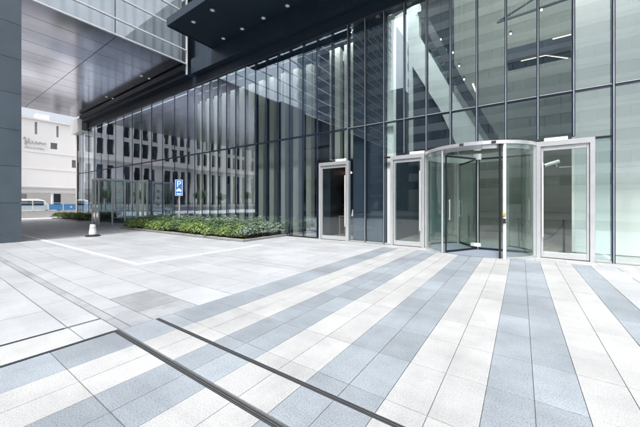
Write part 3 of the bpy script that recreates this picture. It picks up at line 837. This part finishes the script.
# grey script lettering: illegible at this distance, drawn as flowing strokes
pts = []
for i in range(60):
    u = i / 59; pts.append((WX + .06, 10.6 + 2.5 * u + .10 * math.sin(u * 40), 10.95 + (.62 if u < .25 else .24) * math.sin(u * 34 + .6) * (1 - .4 * u) - .12 * u))
bm = bmesh.new()
for a, b in zip(pts[:-1], pts[1:]): bar(bm, a, b, .055, 5)
obj('script_lettering', bm, 'grey_louvre', wb)
bm = bmesh.new(); y = 10.75
while y < 13.0:
    w = random.uniform(.07, .14); bmx(bm, WX + .01, WX + .05, y, y + w, 9.93, 9.93 + random.uniform(.13, .22)); y += w + random.uniform(.05, .12)
tag(obj('small_lettering', bm, 'grey_louvre', wb), kind='stuff')

# tall banded tower behind the camera, mirrored in the right-hand panes
TY = -40.0
tw = thing('banded_tower', (-3.5, TY - 9, 0), 'tall white tower with horizontal ribbon windows, mirrored in the panes above the doors', 'building')
TX0, TX1 = -19.0, 17.0
fl = 3.25
cand = []
for f in range(16):
    z = 4.2 + fl * f
    pbox('spandrel', 'tower_wall', TX0, TX1, TY - .5, TY, z + 1.75, z + fl, tw)
    x = TX0
    while x < TX1 - .1:
        cand.append((x, z)); x += 2.0
obj('base_storey', boxes((TX0, TX1, TY - .5, TY, 0, 4.2)), 'pale_wall', tw)
cand.sort(key=lambda c: abs(c[0] - 4) + abs(c[1] - 22))
for x, z in cand[:300]: pbox('window', 'tower_glass', x + .05, x + 1.95, TY - .25, TY - .22, z + .02, z + 1.73, tw)
obj('blind_wall', boxes((TX0 + .1, TX1 - .1, TY - 1.2, TY - 1.0, .1, 56)), 'curtain', tw)
obj('tower_body', boxes((TX0, TX1, TY - 16, TY - 1.3, 0, 56.2)), 'tower_wall', tw)
obj('parapet', boxes((TX0, TX1, TY - .5, TY + .1, 56.21, 57.5)), 'tower_wall', tw)

dk = thing('dark_office', (-34, -44, 0), 'dark glazed mid-rise office beyond the plaza, mirrored beside the doors', 'building')
obj('body', boxes((-50, -20.5, -52, -41.0, 0, 26)), 'dark_stone', dk)
for f in range(7):
    pbox('floor_band', 'slate_panel', -50, -20.5, -40.99, -40.8, 3.0 + 3.3 * f, 3.5 + 3.3 * f, dk)
    for i in range(12): pbox('window', 'window_glass', -49.9 + 2.45 * i, -49.9 + 2.45 * i + 2.35, -40.98, -40.94, .25 + 3.3 * f, 2.95 + 3.3 * f, dk)

# ------------------------------------------------------------------ planting
def bed(x0, x1, y0, y1, label):
    b = thing('planting_bed', ((x0 + x1) / 2, (y0 + y1) / 2, 0), label, 'planter')
    obj('soil', boxes((x0 + .15, x1 - .15, y0 + .15, y1, -.005, .07)), 'soil', b)
    x = x0
    while x < x1 - .05:
        xe = min(x + .9, x1); pbox('kerb_stone', 'kerb_stone', x + .003, xe - .003, y0, y0 + .145, .001, .085 + random.uniform(-.003, .003), b, .008); x = xe
    for xx in (x0, x1 - .145):
        y = y0 + .148
        while y < y1 - .05:
            ye = min(y + .9, y1); pbox('kerb_stone', 'kerb_stone', xx, xx + .145, y + .003, ye - .003, .001, .085 + random.uniform(-.003, .003), b, .008); y = ye
    return b
bed(-19.0, -8.45, 7.22, 9.66, 'low stone-kerbed planting bed at the foot of the glass wall holding the hedge')
def shrubs(spots, leaf, nper, size):
    C, N = [], []
    for (x, y, rx, rz, zc) in spots:
        d = rng.normal(size=(nper, 3)); d /= np.linalg.norm(d, axis=1, keepdims=True); d[:, 2] = np.abs(d[:, 2]) * 1.1 - .25
        rr = rng.uniform(.45, 1.08, (nper, 1)) ** .6
        p = d * rr * np.array([rx, rx, rz]) + np.array([x, y, zc])
        p[:, 2] = np.maximum(p[:, 2], .08)
        # a few shoots stand proud of each clump
        k_ = nper // 12; p[:k_, 2] += rng.uniform(.03, .16, k_)
        C.append(p); N.append(d + np.array([0, 0, .55]) + rng.normal(size=(nper, 3)) * .45)
    return np.concatenate(C), np.concatenate(N)
def stems(spots, parent):
    bm = bmesh.new()
    for (x, y, rx, rz, zc) in spots:
        for j in range(4):
            a = random.uniform(0, 6.28); bar(bm, (x, y, .06), (x + rx * .6 * math.cos(a), y + rx * .6 * math.sin(a), zc + rz * .5), .012, 5, .005)
    return tag(obj('stem', bm, 'bark', parent), kind='stuff')
def hedge(name, spots, leaf, nper, size, label, origin):
    t = thing(name, origin, label, 'hedge', 'hedges in the planting bed')
    c, n = shrubs(spots, leaf, nper, size); leaves('foliage', c, n, size, leaf, t, origin); stems(spots, t)
    return t
back = []; front = []; mid = []
x = -18.6
while x < -8.8:
    for y in (8.75, 9.2): back.append((x + random.uniform(-.1, .1), y + random.uniform(-.1, .1), random.uniform(.26, .42), random.uniform(.26, .44), random.uniform(.34, .50)))
    mid.append((x + random.uniform(-.12, .12), 8.2 + random.uniform(-.12, .15), random.uniform(.30, .42), random.uniform(.28, .40), random.uniform(.32, .42)))
    front.append((x + random.uniform(-.15, .15), 7.56 + random.uniform(-.06, .12), random.uniform(.28, .42), random.uniform(.26, .42), random.uniform(.20, .32)))
    x += random.uniform(.36, .48)
for y in (7.65, 8.0, 8.5, 9.0, 9.4): back.append((-8.78 + random.uniform(-.1, .05), y, .33, .33, .33))
fy = [s_ for s_ in front if random.random() < .55]; fg = [s_ for s_ in front if s_ not in fy]
hedge('shrub_hedge', back, 'leaf_grey', 430, .041, 'silvery green hedge row along the foot of the glass wall', (-13.7, 9.0, .07))
hedge('shrub_hedge', mid + fg, 'leaf_green', 500, .041, 'dark green shrubs filling the middle of the planting bed', (-13.7, 8.2, .07))
hedge('shrub_hedge', fy, 'leaf_yellow', 560, .041, 'yellow-green low shrubs along the kerb of the planting bed', (-13.7, 7.6, .07))
# far bed beyond the overhead block
fb = bed(-36.2, -29.2, 8.1, 9.4, 'small far planting bed at the building corner below the blue hoarding')
sp = [(-36 + .42 * i + random.uniform(-.1, .1), 8.75 + random.uniform(-.3, .3), random.uniform(.4, .55), random.uniform(.28, .42), .30) for i in range(16)]
hedge('shrub_hedge', sp, 'leaf_yellow', 320, .065, 'yellow-green bush mound at the building corner beyond the cone', (-33, 8.75, .07))

def tree(x, y, h, label, cr=1.0, leaf='leaf_tree', n=2600):
    t = thing('street_tree', (x, y, 0), label, 'tree', 'street trees across the road')
    bm = bmesh.new(); top = h - cr * .9
    bar(bm, (x, y, 0), (x + .05, y + .03, top), .09, 8, .05)
    tips = []
    for j in range(7):
        a = j * .9 + random.uniform(-.3, .3); z0 = top * random.uniform(.62, 1)
        e = (x + cr * .65 * math.cos(a), y + cr * .65 * math.sin(a), top + random.uniform(-.1, .9) * cr * .6)
        bar(bm, (x + .03, y + .02, z0), e, .03, 6, .012); tips.append(e)
    obj('trunk', bm, 'bark', t)
    C, N = [], []
    for e in tips + [(x, y, top + cr * .7), (x + .2, y - .2, top + cr * .2)]:
        m = n // 9; d = rng.normal(size=(m, 3)); d /= np.linalg.norm(d, axis=1, keepdims=True)
        p = d * (rng.uniform(.2, 1, (m, 1)) ** .5) * cr * rng.uniform(.38, .58) + np.array(e); C.append(p); N.append(d + [0, 0, .5])
    leaves('crown', np.concatenate(C), np.concatenate(N), .10, leaf, t, (x, y, 0))
ty = 1.0
for i in range(9):
    tree(-54.5 + random.uniform(-.6, .6), ty, random.uniform(3.3, 4.3), 'small leafy street tree in the row before the pale office', random.uniform(1.0, 1.35)); ty -= random.uniform(4.2, 6.2)
for (x, y, h, lb) in ((-21.5, -9.5, 4.6, 'leafy tree under the block, next to the slate pillar'), (-25.5, -11.5, 5.2, 'tall leafy tree before the dark podium, middle of three'), (-30, -10, 4.4, 'leafy tree before the podium, farthest from the slate pillar')):
    tree(x, y, h, lb, 1.5, n=3600)
lw = thing('street_wall', (-56.8, -25, 0), 'long low grey wall with dark railings before the pale office', 'wall')
obj('base_wall', boxes((-57.0, -56.6, -54, 4, 0, .75)), 'kerb_stone', lw)
obj('top_rail', boxes((-56.85, -56.75, -54, 4, 1.5, 1.58)), 'dark_frame', lw)
y = -53.9
while y < 4: pbox('baluster', 'dark_frame', -56.83, -56.77, y, y + .05, .751, 1.499, lw); y += .5

# ------------------------------------------------------------------ hoarding, van, cone, sign, small things
ho = thing('hoarding', (-40, 10, 0), 'low white wall topped by glass and bright blue banner panels', 'hoarding')
obj('base_wall', boxes((-40.3, -40, 4.0, 16, 0, .64)), 'white_wall', ho)
obj('coping', boxes((-40.35, -39.95, 4.0, 16, .642, .70)), 'grey_louvre', ho)
yy = 4.05
for i in range(10):
    y0 = 4.05 + 1.17 * i
    bm_ = 'banner_blue' if y0 > 8.5 else 'fence_glass'
    pbox('panel', bm_, -40.16, -40.12, y0 + .05, y0 + 1.11, .76, 1.36, ho)
    pbox('post', 'white_metal', -40.19, -40.11, y0 - .03, y0 + .03, .703, 1.46, ho)
obj('top_rail', boxes((-40.2, -40.1, 4.0, 15.8, 1.461, 1.52)), 'white_metal', ho)
bm = bmesh.new(); bar(bm, (-40.118, 10.55, 1.06), (-40.11, 10.55, 1.06), .10, 12); obj('round_mark', bm, 'sign_white', ho)

vn = thing('parked_van', (-47, 8.2, 0), 'white van parked behind the low wall, only its roof showing', 'van')
bm = bmesh.new(); prism(bm, [(-46.1, 5.6, .35), (-46.1, 5.6, 1.78), (-46.1, 5.9, 1.92), (-46.1, 9.1, 1.95), (-46.1, 9.7, 1.75), (-46.1, 10.2, 1.1), (-46.1, 10.75, .95), (-46.1, 10.8, .35)], (-1.8, 0, 0)); obj('body', bm, 'van_white', vn, bevel=.05)
for (y0, y1) in ((6.0, 7.3), (7.4, 8.6), (8.7, 9.6)): obj('window', boxes((-46.095, -46.085, y0, y1, 1.2, 1.7)), 'window_glass', vn)
bm = bmesh.new(); prism(bm, [(-46.3, 9.76, 1.70), (-46.3, 10.2, 1.16), (-46.3, 10.22, 1.17), (-46.3, 9.79, 1.71)], (-1.4, 0, 0)); obj('windscreen', bm, 'window_glass', vn)
for y in (6.4, 9.9):
    for x in (-46.2, -47.85):
        bm = bmesh.new(); bar(bm, (x, y, .34), (x + .22, y, .34), .33, 16); wh_ = obj('wheel', bm, 'black_rubber', vn)
        bm = bmesh.new(); bar(bm, (x + .221, y, .34), (x + .23, y, .34), .19, 12); obj('rim', bm, 'steel', wh_)
for y in (10.83,):
    for x in (-46.4, -47.6): obj('headlight', boxes((x - .15, x + .15, 10.79, 10.82, .7, .85)), 'sign_white', vn)

cn = thing('warning_bollard', (-15.35, 4.78, 0), 'white warning bollard with black cap and square black base on the paving', 'cone')
cx, cy = -15.35, 4.78
bm = bmesh.new(); P_ = []
for r, z in ((.255, .002), (.255, .045), (.16, .075), (.148, .09)):
    P_.append([bm.verts.new((cx + r * math.cos(2 * math.pi * (i + .5) / 8) * 1.05, cy + r * math.sin(2 * math.pi * (i + .5) / 8) * 1.05, z)) for i in range(8)])
for a, b in zip(P_[:-1], P_[1:]):
    for i in range(8): bm.faces.new((a[i], a[(i + 1) % 8], b[(i + 1) % 8], b[i]))
bm.faces.new(P_[0][::-1]); bm.faces.new(P_[-1]); obj('base', bm, 'black_rubber', cn)
bm = bmesh.new(); bar(bm, (cx, cy, .091), (cx, cy, .53), .145, 18, .095); obj('cone_body', bm, 'cone_white', cn)
for z0, z1, m in ((.20, .235, 'sign_white'), (.36, .40, 'grey_louvre')):
    r0 = .145 - .05 * (z0 - .09) / .44 + .003; bm = bmesh.new(); bar(bm, (cx, cy, z0), (cx, cy, z1), r0, 18, r0 - .004); obj('band', bm, m, cn)
bm = bmesh.new(); bar(bm, (cx, cy, .531), (cx, cy, .60), .097, 16, .075); bar(bm, (cx, cy, .60), (cx, cy, .665), .075, 16, .035); obj('cap', bm, 'black_rubber', cn)

# parking sign
px_, py_ = -14.50, 8.20
ps = thing('parking_sign', (px_, py_, .07), 'blue parking sign with white letter P on a slim post among the shrubs', 'sign')
bm = bmesh.new(); bar(bm, (px_, py_, .02), (px_, py_, 2.60), .035, 10); obj('post', bm, 'steel', ps)
def rot_add(bm, ang):
    bmesh.ops.rotate(bm, verts=bm.verts, cent=(px_, py_, 0), matrix=Matrix.Rotation(ang, 3, 'Z'))
SA = R(38)
bm = boxes((px_ - .20, px_ + .20, py_ - .06, py_ - .045, 1.82, 2.66)); rot_add(bm, SA); pl = obj('plate', bm, 'sign_blue', ps, bevel=.006)
bm = bmesh.new(); z0 = 1.82
for q in ((-.185, .185, 1.835, 1.85), (-.185, .185, 2.63, 2.645), (-.185, -.17, 1.85, 2.63), (.17, .185, 1.85, 2.63)): bmx(bm, px_ + q[0], px_ + q[1], py_ - .0635, py_ - .061, q[2], q[3])
rot_add(bm, SA); obj('border', bm, 'sign_white', pl)
fc = bpy.data.curves.new('letter', 'FONT'); fc.body = 'P'; fc.size = .44; fc.align_x = 'CENTER'; fc.extrude = .002
fo = bpy.data.objects.new('letter', fc); COL.objects.link(fo); bpy.context.view_layer.update()
me = bpy.data.meshes.new_from_object(fo.evaluated_get(bpy.context.evaluated_depsgraph_get())); bpy.data.objects.remove(fo)
bm = bmesh.new(); bm.from_mesh(me)
for v in bm.verts: x, y, z = v.co; v.co = (px_ + x, py_ - .064 - z, 2.28 + y)
rot_add(bm, SA); obj('letter', bm, 'sign_white', pl)
bm = bmesh.new(); yq = py_ - .0635
prism(bm, [(px_ - .13, yq, 2.07), (px_ + .13, yq, 2.07), (px_ + .13, yq, 2.13), (px_ + .085, yq, 2.145), (px_ + .05, yq, 2.20), (px_ - .05, yq, 2.20), (px_ - .085, yq, 2.145), (px_ - .13, yq, 2.13)], (0, .002, 0))
for sx in (-.08, .08): bar(bm, (px_ + sx, yq - .001, 2.06), (px_ + sx, yq + .001, 2.06), .03, 10)
rot_add(bm, SA); obj('car_symbol', bm, 'sign_white', pl)
bm = boxes((px_ - .13, px_ + .13, yq, yq + .002, 1.93, 1.955), (px_ - .10, px_ + .10, yq, yq + .002, 1.885, 1.91)); rot_add(bm, SA); obj('text_line', bm, 'sign_white', pl)

# lobby camera on the wall strip, queue barrier, table by the left door
cc = thing('security_camera', (1.2, 11.3, 2.5), 'white bullet security camera on a bracket behind the right door', 'camera')
bm = bmesh.new(); bar(bm, (1.238, 11.3, 2.52), (.94, 11.3, 2.52), .012, 8); obj('bracket', bm, 'white_metal', cc)
bm = bmesh.new(); bar(bm, (.58, 11.17, 2.58), (.94, 11.29, 2.70), .055, 10); obj('camera_body', bm, 'sign_white', cc)
bm = bmesh.new(); bar(bm, (.56, 11.163, 2.573), (.579, 11.169, 2.58), .042, 10); obj('lens', bm, 'black_rubber', cc)
bm = bmesh.new(); bar(bm, (.88, 11.28, 2.525), (.88, 11.28, 2.64), .014, 8); obj('joint_arm', bm, 'white_metal', cc)
qb = thing('queue_barrier', (.7, 11.0, 0), 'two dark rope posts with a sagging rope inside the right door', 'barrier')
for xx, y_ in ((1.02, 10.9), (-.05, 11.3)):
    bm = bmesh.new(); bar(bm, (xx, y_, .02), (xx, y_, .93), .028, 10); bar(bm, (xx, y_, .931), (xx, y_, .96), .04, 10); obj('post', bm, 'dark_frame', qb)
    bm = bmesh.new(); bar(bm, (xx, y_, .004), (xx, y_, .019), .15, 18); obj('foot', bm, 'dark_frame', qb)
bm = bmesh.new(); L = [(-.05 + 1.07 * i / 12, 11.3 - .4 * i / 12, .86 - .55 * math.sin(math.pi * i / 12)) for i in range(13)]
for a, b in zip(L[:-1], L[1:]): bar(bm, a, b, .014, 6)
obj('rope', bm, 'rope', qb)
tb = thing('side_table', (-6.1, 11.4, 0), 'small dark table inside the lone left door', 'table')
obj('table_top', boxes((-6.7, -5.6, 11.1, 11.7, .84, .88)), 'wood', tb)
for x in (-6.65, -5.65):
    for y in (11.15, 11.65): obj('leg', boxes((x - .025, x + .025, y - .025, y + .025, .003, .839)), 'wood', tb)
cd = thing('notice_card', (-5.95, 11.3, .88), 'white notice card standing on the small table inside the lone door', 'sign')
bm = bmesh.new(); prism(bm, [(-6.12, 11.25, .882), (-6.12, 11.26, .882), (-6.12, 11.36, 1.16), (-6.12, 11.35, 1.16)], (.34, 0, 0)); obj('card', bm, 'sign_white', cd)
bm = bmesh.new(); prism(bm, [(-6.0, 11.46, .882), (-6.0, 11.48, .882), (-6.0, 11.375, 1.12), (-6.0, 11.362, 1.12)], (.1, 0, 0)); obj('easel_back', bm, 'sign_white', cd)
pp = thing('potted_plant', (-6.85, 11.9, 0), 'leafy potted plant behind the small table in the dark bay', 'plant')
bm = bmesh.new(); bar(bm, (-6.75, 12.2, .003), (-6.75, 12.2, .42), .17, 14, .23); obj('pot', bm, 'sign_white', pp)
bm = bmesh.new()
for i in range(8): a = i * .8; bar(bm, (-6.75, 12.2, .4), (-6.75 + .3 * math.cos(a), 12.2 + .2 * math.sin(a), 1.2 + .1 * (i % 3)), .012, 5, .006)
obj('stem', bm, 'bark', pp)
d = rng.normal(size=(420, 3)); d /= np.linalg.norm(d, axis=1, keepdims=True)
leaves('foliage', d * np.array([.40, .30, .55]) * rng.uniform(.3, 1, (420, 1)) + np.array([-6.75, 12.2, 1.15]), d + [0, 0, .4], .09, 'leaf_green', pp, (-6.75, 12.2, .4))
